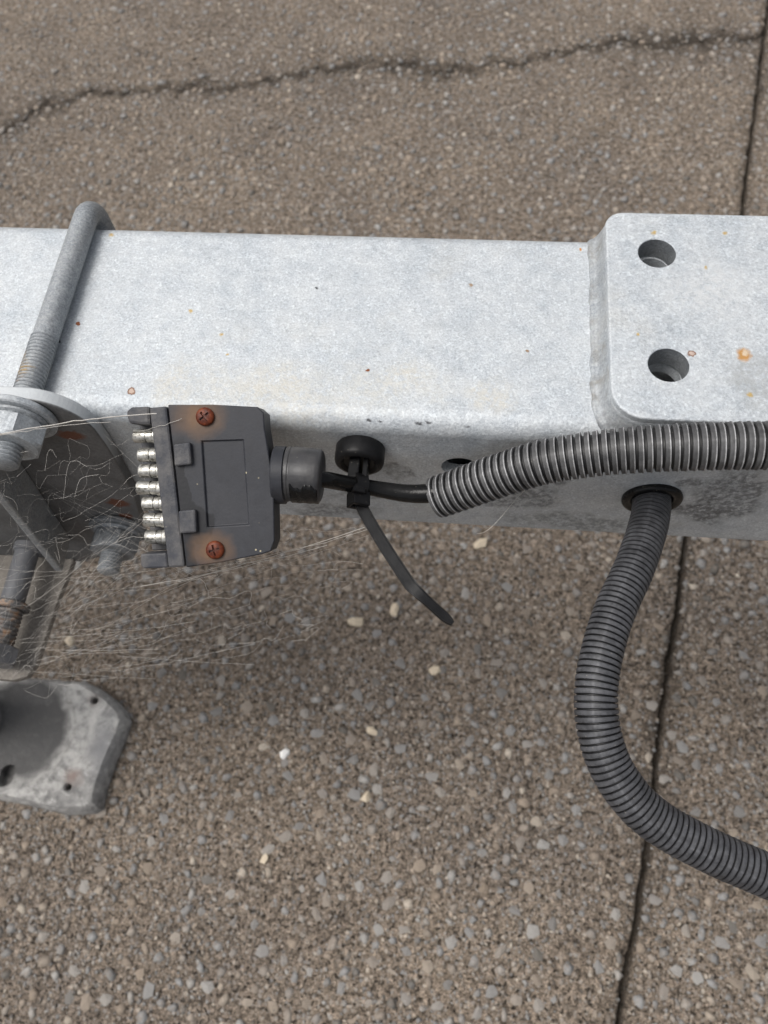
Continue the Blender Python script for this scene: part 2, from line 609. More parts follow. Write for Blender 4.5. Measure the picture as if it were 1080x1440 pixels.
def stones_mesh(xs, ys, ss, lib, sink, name):
    cs, fs, tn = [], [], []
    off = 0
    for x, y, s in zip(xs, ys, ss):
        cos, fc = lib[rng.integers(len(lib))]
        a = rng.uniform(0, 6.28); ca, sa = math.cos(a), math.sin(a)
        sx, sy, sz = s, s * rng.uniform(.6, .95), s * rng.uniform(.25, .5)
        px, py, pz = cos[:, 0] * sx, cos[:, 1] * sy, cos[:, 2] * sz
        up = fc[(pz[fc].mean(1) > -0.35 * sz)]
        cs.append(np.stack([x + px * ca - py * sa, y + px * sa + py * ca, pz + rng.uniform(*sink) * sz + 0.0], -1))
        fs.append(up + off); off += len(cos)
        tn.append(np.full(len(cos), rng.random()))
    co = np.concatenate(cs) / 1000; f = np.concatenate(fs); tone = np.concatenate(tn)
    me = bpy.data.meshes.new(name)
    me.vertices.add(len(co)); me.vertices.foreach_set('co', co.ravel().astype(np.float32))
    me.loops.add(f.size); me.loops.foreach_set('vertex_index', f.ravel().astype(np.int32))
    me.polygons.add(len(f)); me.polygons.foreach_set('loop_start', np.arange(0, f.size, 3, dtype=np.int32))
    me.polygons.foreach_set('loop_total', np.full(len(f), 3, dtype=np.int32))
    at = me.attributes.new('tone', 'FLOAT', 'POINT'); at.data.foreach_set('value', tone.astype(np.float32))
    me.update(calc_edges=True)
    return me


rest = np.array([i for i in keep if i not in big])
fx_, fy_, fs_ = stone_xforms(60000, 0.7, 2.3, 1.5)
agg = link('aggregate', stones_mesh(np.concatenate([bx_[rest], fx_]), np.concatenate([by_[rest], fy_]),
                                    np.concatenate([bs_[rest], fs_]), shapes, (-0.35, 0.15), 'aggregate'),
           stone_material('aggregate_small', 'attr'), pave)
agg['kind'] = 'stuff'

# ================================================================== THE DRAWBAR
RUST = (0.22, 0.075, 0.03); ORANGE = (0.52, 0.24, 0.06); COPPER = (0.42, 0.22, 0.15); OCHRE = (0.50, 0.36, 0.14); DARK = (0.10, 0.105, 0.11)
m3 = lambda x, y, z: tuple(V(x, y, z))
one = (1, 1, 1)
beam_spots = [
    (m3(-124.6, 163.8, 0), 0.0019, (0.20, 0.10, 0.06), 0.2, one), (m3(-124.6, 163.8, 0), 0.0014, (0.52, 0.41, 0.34), 0.3, one),
    (m3(-154.3, 195.5, 0), 0.0012, RUST, 0.3, one), (m3(-94, 192.7, 0), 0.0013, OCHRE, 0.8, one), (m3(-89.7, 183, 0), 0.0011, OCHRE, 0.8, one),
    (m3(-108.7, 204, 0), 0.0012, OCHRE, 0.8, one), (m3(-33.3, 178, 0), 0.0010, RUST, 0.4, one), (m3(-160, 186, 0), 0.0008, DARK, 0.4, one),
    (m3(-58, 218, 0), 0.0008, DARK, 0.4, one), (m3(5, 222, 0), 0.0010, (0.35, 0.26, 0.18), 0.5, one), (m3(28, 190, 0), 0.0009, (0.30, 0.2, 0.12), 0.5, one),
    (m3(-152, 244, 0), 0.0016, OCHRE, 0.8, one), (m3(50, 243, 0), 0.0010, ORANGE, 0.6, one),
]
for (x, r) in ((-31, .0011), (-27, .0009), (-12, .0017), (-8.5, .0014), (6.5, .0018), (9, .001)):
    beam_spots.append((m3(x, 156 + random.uniform(-.5, 1), -2.2), r * .8, (0.11, 0.113, 0.118), 0.6, (0.6, 1.5, 1.5)))
beam_stains = [
    (m3(-70, 166, 0), 0.026, (0.57, 0.545, 0.48), 0.9, (0.6, 1.5, 1)), (m3(-20, 172, 0), 0.016, (0.57, 0.545, 0.48), 0.9, (.6, 1, 1)),
    (m3(-108, 168, 0), 0.012, (0.57, 0.545, 0.48), 0.9, one), (m3(15, 170, 0), 0.012, (0.57, 0.545, 0.48), 0.9, one),
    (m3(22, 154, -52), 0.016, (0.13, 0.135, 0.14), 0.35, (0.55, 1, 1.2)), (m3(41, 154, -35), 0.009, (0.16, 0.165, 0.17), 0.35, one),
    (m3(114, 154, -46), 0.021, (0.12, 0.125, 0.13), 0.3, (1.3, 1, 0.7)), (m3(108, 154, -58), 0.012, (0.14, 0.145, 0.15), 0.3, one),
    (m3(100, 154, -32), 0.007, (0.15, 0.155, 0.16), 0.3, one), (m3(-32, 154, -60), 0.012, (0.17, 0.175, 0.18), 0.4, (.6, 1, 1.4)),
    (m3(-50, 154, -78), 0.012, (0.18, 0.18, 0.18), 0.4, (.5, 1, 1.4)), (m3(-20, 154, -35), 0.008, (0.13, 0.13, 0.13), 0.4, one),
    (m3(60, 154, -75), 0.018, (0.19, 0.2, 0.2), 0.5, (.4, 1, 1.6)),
]
zinc_beam = galvanised('galvanised_beam', beam_spots, beam_stains, 1.40, .36)
plate_spots = [
    (m3(86.6, 184.1, 10), 0.0017, (0.22, 0.12, 0.08), 0.25, one), (m3(86.6, 184.1, 10), 0.0011, (0.52, 0.41, 0.35), 0.3, one),
    (m3(105.4, 184.4, 10), 0.0031, (0.50, 0.27, 0.09), 0.5, (1, .85, 1)), (m3(106.0, 185.2, 10), 0.0016, (0.62, 0.50, 0.36), 0.5, one),
    (m3(95.7, 225.6, 10), 0.0010, OCHRE, 0.7, one), (m3(67.9, 192.1, 10), 0.0009, OCHRE, 0.6, one), (m3(105.7, 167, 10), 0.0012, OCHRE, 0.7, one),
    (m3(104.8, 243.7, 10), 0.0012, OCHRE, 0.8, one), (m3(77, 243, 10), 0.0014, OCHRE, 0.8, one),
]
plate_stains = [(m3(112, 172, 10), 0.016, (0.38, 0.39, 0.39), 0.4, one), (m3(95, 215, 10), 0.022, (0.62, 0.63, 0.63), 0.8, one)]
zinc_plate = galvanised('galvanised_plate', plate_spots, plate_stains, 1.40, .36)
zinc_dull = galvanised('galvanised_hardware', (), (), 0.86, 0.45, .5, 1.0)
zinc_nut = galvanised('galvanised_nut', (), (), 1.15, 0.5, .5, .8)
old_nut = galvanised('dusty_nut', (), (), 0.55, 0.3, .5, .9)
zinc_weld = galvanised('galvanised_weld', (), [(m3(53, y_, 1), .006, (.27, .26, .235), .7, (1.2, .5, 1)) for y_ in (240, 214, 190, 172)] + [(m3(60, 158, -2), .008, (.14, .14, .14), .6, one)], 1.02, 0.36, .7)


def rounded_rect(y0, y1, z0, z1, r, n=8):
    pts = []
    for cy_, cz_, a0 in ((y1 - r, z1 - r, 0), (y0 + r, z1 - r, 90), (y0 + r, z0 + r, 180), (y1 - r, z0 + r, 270)):
        for k in range(n + 1):
            a = math.radians(a0 + 90 * k / n)
            pts.append((cy_ + r * math.cos(a), cz_ + r * math.sin(a)))
    return pts


def beam_mesh():
    x0, x1 = -1500, 1100
    outer = rounded_rect(154, 251.4, -92, 0, 8); inner = rounded_rect(159.5, 245.9, -86.5, -5.5, 4)
    bm = bmesh.new()
    R = []
    for x in (x0, x1):
        R.append(([bm.verts.new(V(x, y, z)) for y, z in outer], [bm.verts.new(V(x, y, z)) for y, z in inner]))
    n = len(outer)
    for k in range(n):
        j = (k + 1) % n
        bm.faces.new((R[0][0][k], R[0][0][j], R[1][0][j], R[1][0][k]))
        bm.faces.new((R[0][1][j], R[0][1][k], R[1][1][k], R[1][1][j]))
        bm.faces.new((R[0][0][j], R[0][0][k], R[0][1][k], R[0][1][j]))
        bm.faces.new((R[1][0][k], R[1][0][j], R[1][1][j], R[1][1][k]))
    me = from_bm(bm, 0)
    cs = []
    for x, z, r in ((4.5, -30.5, 7.5), (85.5, -48.5, 9.2), (-35, -18, 3.6)):
        b = bmesh.new(); lathe(b, V(x, 140, z), (0, 1, 0), [(0, r / 1000), (.03, r / 1000)], 40); cs.append(from_bm(b, 0))
    for x, y in ((78, 232.2), (78.6, 180.0)):
        b = bmesh.new(); lathe(b, V(x, y, -20), (0, 0, 1), [(0, .0068), (.03, .0068)], 40); cs.append(from_bm(b, 0))
    return finish(cut(me, cs), 40)


drawbar = thing('trailer_drawbar', 'galvanised square steel trailer drawbar with a drilled plate welded on top', 'drawbar', V(0, 201, -92))
o = child('beam_tube', beam_mesh(), zinc_beam, drawbar)
o.modifiers.new('wn', 'WEIGHTED_NORMAL').keep_sharp = True


def plate_mesh():
    def arc(cx_, cy_, r, a0, a1, n=8):
        return [(cx_ + r * math.cos(math.radians(a0 + (a1 - a0) * k / n)), cy_ + r * math.sin(math.radians(a0 + (a1 - a0) * k / n))) for k in range(n + 1)]
    pts = [(420, 155)] + [(420, 254)] + arc(65.5, 246.5, 7.5, 90, 180) + arc(69.5, 167.5, 12.5, 180, 270)
    bm = prism([V(x, y, 0.6) for x, y in pts], Vector((0, 0, .0094)))
    bmesh.ops.recalc_face_normals(bm, faces=bm.faces)
    rim = [e for e in bm.edges if abs(e.verts[0].co.z - e.verts[1].co.z) < 1e-6]
    bmesh.ops.bevel(bm, geom=rim, offset=.0009, segments=3, profile=.5, affect='EDGES')
    me = from_bm(bm, 0)
    cs = []
    for x, y, r in ((77.5, 232.4, 7.3), (78.2, 178.7, 7.4), (330, 232.4, 7.3), (330, 178.7, 7.3)):
        b = bmesh.new()
        r /= 1000
        lathe(b, V(x, y, -6), (0, 0, 1), [(0, r), (.0157, r), (.0164, r + .0007), (.03, r + .0007)], 48)
        cs.append(from_bm(b, 0))
    return finish(cut(me, cs), 30)


o = child('mounting_plate', plate_mesh(), zinc_plate, drawbar)
o['label'] = 'raised plate with two bolt holes and rounded corners'
o.modifiers.new('wn', 'WEIGHTED_NORMAL').keep_sharp = True


def weld_mesh():
    """Fillet run round the plate's end: concave face, a raised toe on the beam, uneven along its length."""
    arc = lambda cx_, cy_, rr, a0, a1, n=14: [(cx_ + rr * math.cos(math.radians(a0 + (a1 - a0) * k / n)), cy_ + rr * math.sin(math.radians(a0 + (a1 - a0) * k / n))) for k in range(n + 1)]
    line = arc(65.5, 246.5, 7.5, 150, 180, 5) + arc(69.5, 167.5, 12.5, 180, 270) + [(85, 155), (110, 155), (180, 155), (419, 155)]
    pth = [Vector((x, y, 0)) for x, y in line]
    Lt = length(pth)
    ss = list(np.arange(0, 190, .55)) + [Lt]
    pts = resample(pth, ss)
    def zb(y):                                               # the beam's surface under the toe
        e = max(162 - y, y - 243.4, 0)
        return -8 + math.sqrt(max(0, 64 - min(e, 8) ** 2))
    prof = ((5.6, -1.2), (5.1, .2), (4.6, 1.0), (4.0, 1.15), (3.3, 1.0), (2.6, 1.4), (1.8, 2.5), (1.1, 4.0), (.5, 5.7), (.15, 7.0), (-.4, 7.5))
    sarr = np.array(ss)
    n1 = vnoise(sarr, sarr * 0, 5, 31) - .5; n2 = vnoise(sarr, sarr * 0, 1.6, 32) - .5; n3 = vnoise(sarr, sarr * 0, 17, 33) - .5
    bm = bmesh.new(); rings = []
    for i, p in enumerate(pts):
        t = (pts[min(i + 1, len(pts) - 1)] - pts[max(i - 1, 0)]).normalized()
        nx_, ny_ = t.y, -t.x                                 # outward, away from the plate
        ring = []
        for d, h in prof:
            k = d / 5.6
            dd = d + (n1[i] * .8 + n3[i] * .7 + n2[i] * .35) * k
            hh = h + (n1[i] * .5 + n2[i] * .35) * (.3 + math.sin(math.pi * k))
            x, y = p.x + nx_ * dd, p.y + ny_ * dd
            z = hh + zb(y) * (k if k > 0 else 0)
            if y < 153.2:
                z -= (153.2 - y) * 1.0; y = 153.2 + (y - 153.2) * .08
            ring.append(bm.verts.new(V(x, y, z)))
        rings.append(ring)
    for A, B in zip(rings, rings[1:]):
        for k in range(len(prof) - 1):
            bm.faces.new((A[k], A[k + 1], B[k + 1], B[k]))
    return from_bm(bm, 70)


hole_m = galvanised('shaded_bore', (), (), 0.62, 0.36)  # darker zinc for the hole walls, their shade put into the colour
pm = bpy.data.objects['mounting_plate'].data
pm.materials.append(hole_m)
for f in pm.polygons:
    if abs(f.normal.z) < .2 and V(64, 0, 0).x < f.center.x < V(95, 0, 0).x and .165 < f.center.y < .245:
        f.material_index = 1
child('weld_bead', weld_mesh(), zinc_weld, drawbar)


# ================================================================== U-BOLT
def thread_prof(t0, t1, r, pitch=1.6, depth=0.75):
    prof = []
    t = t0
    while t < t1 - pitch:
        prof += [(t, r - depth), (t + pitch * .35, r), (t + pitch * .62, r)]
        t += pitch
    prof += [(t, r - depth), (t1 - .9, r - .1), (t1, r - 1.0)]
    return [(a / 1000, b / 1000) for a, b in prof]


def hex_nut(bm, o, d, af, h, n=48, flange=0):
    R = af / 2

    def rad(r, a, t):
        a6 = (a % (math.pi / 3)) - math.pi / 6
        hx = R / math.cos(a6)
        return min(hx, r * 1000) / 1000
    prof = [(0, R * 1.0 / 1000), (.0009, R * 1.155 / 1000), ((h - 1.3) / 1000, R * 1.155 / 1000), (h / 1000, R * .98 / 1000), (h / 1000, R * .56 / 1000)]
    lathe(bm, o, d, prof, n, True, rad)


ubolt = thing('u_bolt', 'grey galvanised u bolt wrapped over the drawbar with hex nuts on its threaded legs', 'bolt', V(-162.5, 154, -102))
XB, RB = -162.4, 5.0
pts = [(XB, 147, 5.6), (XB, 180, 5.6), (XB, 215, 5.4), (XB, 243, 5.2)]
for k in range(1, 10):
    a = math.radians(90 - 90 * k / 9)
    pts.append((XB, 247 + 9.5 * math.cos(a) + .2, -4.3 + 9.5 * math.sin(a)))
pts += [(XB + .5, 256.6, -30), (XB + 1, 256.6, -62)]
for k in range(0, 10):
    a = math.radians(0 - 90 * k / 9)
    pts.append((XB + 1, 247 + 9.5 * math.cos(a) + .2, -88 + 9.5 * math.sin(a)))
pts += [(XB + 1, 220, -97.5), (XB + 1, 190, -97.5), (XB + 1, 147, -97.5)]
path = catmull([V(*p) for p in pts], 6)
Lt = length(path); ss = np.linspace(0, Lt, 150)
bm = bmesh.new(); sweep(bm, resample(path, ss), [RB / 1000] * 150, 24)
child('rod', from_bm(bm, 40), zinc_dull, ubolt)
worn_thread = galvanised('worn_thread', (), [(m3(-163, 166, 10), 0.007, (0.42, 0.31, 0.17), 0.7, one), (m3(-163, 160, 10), 0.004, (0.30, 0.18, 0.09), 0.7, one)], 0.78, 0.5, 0.9)
for zc, y1, y0 in ((5.6, 183, 125.5), (-97.5, 165, 123)):
    bm = bmesh.new()
    lathe(bm, V(XB + (0 if zc > 0 else 1), y1, zc), (0, -1, 0), thread_prof(0, y1 - y0, RB + .35), 28)
    child('thread', from_bm(bm, 50), worn_thread, ubolt)
for zc in (5.6, -97.5):
    x = XB + (0 if zc > 0 else 1)
    bm = bmesh.new(); lathe(bm, V(x, 147.7, zc), (0, -1, 0), [(0, .0136), (.0005, .0141), (.0022, .0141), (.0027, .0135)], 40)
    w = child('washer', from_bm(bm, 30), zinc_nut if zc > 0 else old_nut, ubolt)
    bm = bmesh.new(); lathe(bm, V(x, 145.0, zc), (0, -1, 0), [(0, .0112), (.0006, .0116), (.0014, .0114), (.0020, .0104)], 40)
    child('spring_washer', from_bm(bm, 30), zinc_dull, ubolt)
    bm = bmesh.new(); hex_nut(bm, V(x, 142.9, zc), (0, -1, 0), 20.8, 9.4)
    child('nut', from_bm(bm, 28), zinc_nut if zc > 0 else old_nut, ubolt)

# ================================================================== CLAMP BRACKET
M = Mat('grimy_bracket')
g = M.noise(45, 6, 0.65)
f_ = M.noise(900, 4, 0.7)
col = M.ramp(g, [(0.3, (0.105, 0.106, 0.106)), (0.7, (0.20, 0.203, 0.206))])
col = M.mix(0.6, col, M.ramp(f_, [(0.3, (0.7, 0.7, 0.7)), (0.7, (1.3, 1.3, 1.3))]), 'MULTIPLY')
col = M.mix(M.math('MULTIPLY', M.rng(M.noise(70, 6, .7), .5, .72), .4), col, (0.13, 0.115, 0.10))
w = M.warp(.006, 260)
for c, r, sc in ((m3(-148.7, 148, -9), .0042, (.7, 1, 1)), (m3(-152.3, 148, -70), .0046, (.7, 1, 1)), (m3(-153.3, 148, -84), .004, one)):
    col = M.mix(M.blob(w, c, r, .35, sc), col, (0.16, 0.07, 0.045))
# paler zinc colour on the plate's thickness, towards its top
geo = M.node('ShaderNodeNewGeometry'); sx = M.node('ShaderNodeSeparateXYZ'); M.L(M.co, sx.inputs[0])
edge = M.rng(sx.outputs['Y'], .1484, .1488)
col = M.mix(M.math('MULTIPLY', edge, M.rng(sx.outputs['Z'], .385, .405)), col, M.ramp(g, [(0.3, (0.46, 0.485, 0.50)), (0.7, (0.58, 0.60, 0.61))]))
M.set(col, 0.6, 0.35, 0.35); M.bump(f_, 0.3, .0006)
grimy = M.m

bracket = thing('clamp_bracket', 'grimy grey steel clamp bracket bolted to the drawbar side under cobwebs', 'bracket', V(-200, 151, -153))
out = [(-410, 15.5)] + [(-157.5 + 20.3 * math.sin(math.radians(a)), -6.0 + 21.5 * math.cos(math.radians(a))) for a in range(0, 91, 5)] + [(-137.2, -16), (-138, -30), (-141, -60), (-148, -92), (-157, -115), (-180, -137), (-203, -152), (-410, -152)]
o = child('plate', from_bm(prism([V(x, 148, z) for x, z in out], Vector((0, .0057, 0))), 0), grimy, bracket); bevel(o, .0007, 2, 25)
bm = prism([V(-350, 147.9, -152.5), V(-206, 147.9, -152.5), V(-208.5, 126, -152.5), V(-211, 88, -152.5), V(-214, 81, -152.5), V(-221, 78.5, -152.5), V(-350, 78.5, -152.5)], Vector((0, 0, .005)))
M = Mat('dusty_flange'); n1 = M.noise(60, 6, .7)
M.set(M.mix(.5, M.ramp(n1, [(.3, (.14, .128, .112)), (.7, (.29, .265, .235))]), M.ramp(M.noise(700, 4, .7), [(.3, (.6, .6, .6)), (.7, (1.4, 1.4, 1.4))]), 'MULTIPLY'), .75, .05, .25)
M.bump(M.noise(600, 4), .4, .0006)
o = child('flange', from_bm(bm, 0), M.m, bracket); bevel(o, .0007, 2)
bm = prism([V(-174, 147.9, 12), V(-174, 130, 12), V(-174.5, 128, 6), V(-193, 128.5, -115), V(-195, 147.9, -118)], Vector((-.0042, 0, 0)))
o = child('rib', from_bm(bm, 0), zinc_dull, bracket); bevel(o, .0008, 2)

# ------------------------------------------------------------------ clamp bolt in front of the bracket
cb = thing('clamp_bolt', 'dark dirty clamp bolt with a ring collar at the left edge of the picture', 'bolt', V(-224, 120, -147))
dirty_steel = plastic('dirty_steel', (0.105, 0.109, 0.118), 0.5, 0.5, 200, 0.3)
M = Mat('rusty_thread'); n1 = M.noise(160, 5, .7)
M.set(M.ramp(n1, [(.32, (.07, .07, .075)), (.5, (.15, .145, .14)), (.66, (.36, .22, .13))]), .6, .3, .4); M.bump(M.noise(800), .4, .0006)
rusty_thread = M.m
bm = bmesh.new(); lathe(bm, V(-224, 147.9, -131), (0, -1, 0), [(0, .0075), (.004, .0075), (.0045, .0062), (.033, .0062)], 28)
child('shank', from_bm(bm, 35), dirty_steel, cb)
bm = bmesh.new(); lathe(bm, V(-224, 115, -131), (0, -1, 0), [(0, .0085), (.0008, .0094), (.0030, .0094), (.0038, .0085)], 32)
child('collar', from_bm(bm, 35), rusty_thread, cb)
bm = bmesh.new(); lathe(bm, V(-224, 111.2, -131), (0, -1, 0), thread_prof(0, 20, 7.0, 2.2, .9), 28)
child('thread', from_bm(bm, 50), rusty_thread, cb)
bm = bmesh.new(); hex_nut(bm, V(-224, 91.5, -131), (0, -1, 0), 19, 9)
child('nut', from_bm(bm, 28), dirty_steel, cb)

# ================================================================== SUPPORT LEG WITH FOOT
leg = thing('support_leg', 'weathered grey cast foot with a dark round socket standing on the pavement', 'support leg', V(-335, 90, -420))
M = Mat('weathered_alloy')
n1 = M.noise(30, 6, .65); n2 = M.noise(120, 5, .7); n3 = M.noise(700, 3)
col = M.ramp(n1, [(.3, (.20, .197, .192)), (.55, (.33, .325, .315)), (.72, (.50, .49, .465))])
col = M.mix(.5, col, M.ramp(n2, [(.3, (.5, .5, .5)), (.7, (1.5, 1.48, 1.45))]), 'MULTIPLY')
chalk = M.rng(M.noise(75, 7, .75, None, 1.2), .53, .64)
col = M.mix(M.math('MULTIPLY', chalk, .7), col, (.58, .57, .545))
grime = M.rng(M.noise(110, 6, .75), .56, .66)
col = M.mix(M.math('MULTIPLY', grime, .6), col, (.12, .11, .10))
w = M.warp(.012, 90)
for c, r, colr, sc in ((m3(-290, 55, -403), .011, (.24, .175, .15), one), (m3(-284, 100, -403), .012, (.56, .545, .52), (2.2, .5, 1)),
                       (m3(-287, 118, -403), .008, (.19, .165, .15), one), (m3(-272, 80, -403), .020, (.24, .24, .245), (1.4, .6, 1))):
    col = M.mix(M.math('MULTIPLY', M.blob(w, c, r, .8, sc), .8), col, colr)
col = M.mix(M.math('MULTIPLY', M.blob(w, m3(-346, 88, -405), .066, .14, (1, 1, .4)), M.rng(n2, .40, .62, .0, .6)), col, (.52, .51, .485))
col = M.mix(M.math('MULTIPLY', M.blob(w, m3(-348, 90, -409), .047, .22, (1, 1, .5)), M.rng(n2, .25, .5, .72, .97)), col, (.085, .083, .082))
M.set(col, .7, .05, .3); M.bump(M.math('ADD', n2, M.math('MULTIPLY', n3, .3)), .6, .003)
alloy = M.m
base = [(-420, 134), (-303, 133.7), (-289, 129), (-274.7, 121.5), (-262, 112), (-257.3, 104), (-258.3, 91.5), (-262.6, 72), (-265.6, 49), (-265.4, 33), (-270, 29.5), (-291.4, 26.6), (-325, 31), (-420, 40)]
top = [(-420, 129)] + [(x - (5.0 if x > -300 else 1.5), 83 + (y - 83) * .915) for x, y in base[1:-1]] + [(-420, 45)]
bm = bmesh.new()
mid_ = [((a[0] * .72 + b[0] * .28), (a[1] * .72 + b[1] * .28)) for a, b in zip(base, top)]
rings = [[bm.verts.new(V(x, y, z)) for x, y in P] for P, z in ((base, -419.5), (base, -415), (mid_, -407.5), (top, -402))]
for A, B in zip(rings, rings[1:]):
    for k in range(len(A)):
        j = (k + 1) % len(A); bm.faces.new((A[k], A[j], B[j], B[k]))
bm.faces.new(rings[-1]); bm.faces.new(list(reversed(rings[0])))
me = from_bm(bm, 0)
cs = []
b = bmesh.new(); lathe(b, V(-342, 87, -411), (0, 0, 1), [(0, .012), (.0003, .020), (.0012, .029), (.0026, .0355), (.0046, .0405), (.0066, .043), (.0085, .0455), (.0100, .0485), (.02, .070)], 64); cs.append(from_bm(b, 0))
for x, y, r in ((-287, 117, 2.6), (-292, 47, 2.5)):
    b = bmesh.new(); lathe(b, V(x, y, -416.5), (0, 0, 1), [(0, r / 1000), (.0125, r / 1000), (.016, (r + 2.2) / 1000)], 20); cs.append(from_bm(b, 0))
b = bmesh.new(); lathe(b, V(-348, 52, -418), (0, 0, 1), [(0, .0055), (.03, .0055)], 20, True, lambda r, a, t: r * (1 + .7 * abs(math.cos(a)))); cs.append(from_bm(b, 0))
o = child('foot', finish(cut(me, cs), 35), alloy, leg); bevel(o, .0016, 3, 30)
o['label'] = 'pale weathered foot block with screw holes near its corners'
stem_m = plastic('dirty_dark_steel', (0.095, 0.093, 0.093), 0.65, 0.7, 120, 0.6, .25)
bm = bmesh.new(); lathe(bm, V(-386, 94, -410.6), (0, 0, 1), [(0, .021), (.006, .021), (.008, .0185), (.52, .0185)], 40)
child('stem', from_bm(bm, 40), stem_m, leg)
# grip pads holding the stem to the bracket
bm = bmesh.new(); box(bm, V(-386, 130.5, -90), (.018, .0172, .014))
o = child('stem_clamp', from_bm(bm, 0), grimy, bracket); bevel(o, .002, 2)

# ================================================================== TRAILER PLUG
PN = Vector((0.03, -.47, .88)).normalized()
PU = PN.cross(Vector((1, 0, 0))).cross(PN).normalized()
PV = PN.cross(PU)
plug = thing('trailer_plug', 'flat black seven pin trailer plug with two rusty screws hanging by the drawbar', 'plug')
plug.matrix_world = Matrix.Translation(V(-81.5, 123.2, 2.5)) @ Matrix((PU, PV, PN)).transposed().to_4x4()
q = lambda u, v, n=0.0: Vector((u / 1000, v / 1000, n / 1000))

M = Mat('aged_grey_plastic')
a = M.noise(240, 5, .65); big_ = M.noise(34, 5, .6)
col = M.ramp(a, [(.3, (.022, .023, .028)), (.7, (.035, .037, .044))])
col = M.mix(M.math('MULTIPLY', M.rng(big_, .45, .7), .4), col, (.050, .050, .055))
w = M.warp(.007, 130)
sep = M.node('ShaderNodeSeparateXYZ'); M.L(w, sep.inputs[0])
lin = M.math('ADD', sep.outputs['X'], M.math('MULTIPLY', sep.outputs['Y'], .165))
wet = M.rng(lin, -.0118, -.0121)
wet = M.math('MAXIMUM', wet, M.blob(w, q(-10.5, -14, 0), .0085, .08))
wet = M.math('MULTIPLY', wet, M.rng(sep.outputs['Y'], .018, .014))
col = M.mix(M.math('MULTIPLY', wet, .95), col, (.013, .0135, .016))
for (u_, v_, r_, k) in ((-6.8, 24.4, .0095, .5), (-13, 24.5, .008, .4), (-.9, -22.6, .0085, .5), (-5, -23.4, .007, .4), (-9, 24.9, .0045, .7), (-3.5, -23.2, .004, .7)):
    col = M.mix(M.math('MULTIPLY', M.blob(w, q(u_, v_, 0), r_, .5), k), col, (.15, .085, .045))
speck = M.math('MULTIPLY', M.rng(M.voro(210), .055, .085, 1, 0), M.rng(M.noise(120), .5, .56))
col = M.mix(speck, col, (.42, .37, .25))
M.set(col, M.rng(a, .25, .75, .42, .58), 0, .32); M.bump(M.noise(900, 3), .12, .0004)
plug_m = M.m
housing_m = plastic('dusty_plug_end', (0.032, 0.034, 0.041), 0.55, 0.85, 220, 0.45)
matte_black = plastic('black_rubber', (0.026, 0.026, 0.028), 0.40, 0.3, 200, 0.2)
gloss_black = plastic('glossy_black', (0.004, 0.004, 0.0042), 0.2, 0.03, 120, 0.25, 0.22)
black_nylon = plastic('black_nylon', (0.0055, 0.0055, 0.006), 0.36, 0.02, 220, 0.1, 0.16)

body = [(-20.3, 28.4), (-4, 29.2), (12.2, 29.1), (14.6, 27.2), (15.1, 22.2), (17.6, 10), (19.4, -.5), (20.5, -18.5), (19.3, -22.4), (16.5, -23.6), (2, -27.4), (-11.4, -30.0)]
me = from_bm(prism([q(u_, v_, -12) for u_, v_ in body], q(0, 0, 12)), 0)
c1 = from_bm(prism([q(u_, v_, -.9) for u_, v_ in ((-7.4, 16), (7.6, 17.2), (10.9, -13.1), (-4.1, -14.9))], q(0, 0, 5)), 0)
c2 = from_bm(prism([q(-30, 0, -6.0), q(40, 8, -6.0), q(40, 60, -6.0), q(-30, 60, -6.0)], q(0, 0, .5)), 0)
o = link('body', finish(cut(me, [c1]), 30), plug_m, plug); bevel(o, .0012, 3, 50)
bpy.data.meshes.remove(c2)
bm = bmesh.new()
for u_, v_ in ((0, 0),):
    pass
bm.free()
# pin housing: the end wall, an arm on either side of the pins and the shelf beneath them
hw = [(-27.3, 27.0), (-20.9, 27.9), (-12.0, -29.9), (-18.2, -30.6)]
ho = link('pin_housing', from_bm(prism([q(u_, v_, -12.2) for u_, v_ in hw], q(0, 0, 11.7)), 0), housing_m, plug); bevel(ho, .0008, 2)
o = link('side_arm', from_bm(prism([q(-36.2, 25.4, -12.4), q(-34.2, 27.0, -12.4), q(-27.4, 27.6, -12.4), q(-26.6, 20.8, -12.4), q(-34.9, 21.0, -12.4)], q(0, 0, 11.2)), 0), housing_m, ho); bevel(o, .0011, 2)
o = link('side_arm', from_bm(prism([q(-29, -26.2, -12.4), q(-19.1, -25.2, -12.4), q(-18.3, -30.7, -12.4), q(-27.6, -31.6, -12.4), q(-28.7, -30.6, -12.4)], q(0, 0, 11.2)), 0), housing_m, ho); bevel(o, .0011, 2)
o = link('shelf', from_bm(prism([q(-35.0, 21.3, -13.6), q(-27, 22.1, -13.6), q(-19.2, -25.1, -13.6), q(-28.4, -26.0, -13.6)], q(0, 0, 1.6)), 0), housing_m, ho); bevel(o, .0004, 1)


def pin_mesh():
    bm = bmesh.new()
    lathe(bm, (0, 0, 0), (-1, 0, 0), [(0, .0029), (.0022, .0029), (.0026, .0026), (.0044, .0026), (.0045, .0023), (.0049, .0023), (.0050, .0026), (.0090, .0026), (.0095, .0023), (.0096, .0010)], 24)
    me = from_bm(bm, 0)
    b = bmesh.new(); box(b, (-.0062, 0, .0024), (.0040, .00036, .0012))
    return finish(cut(me, [from_bm(b, 0)]), 32)


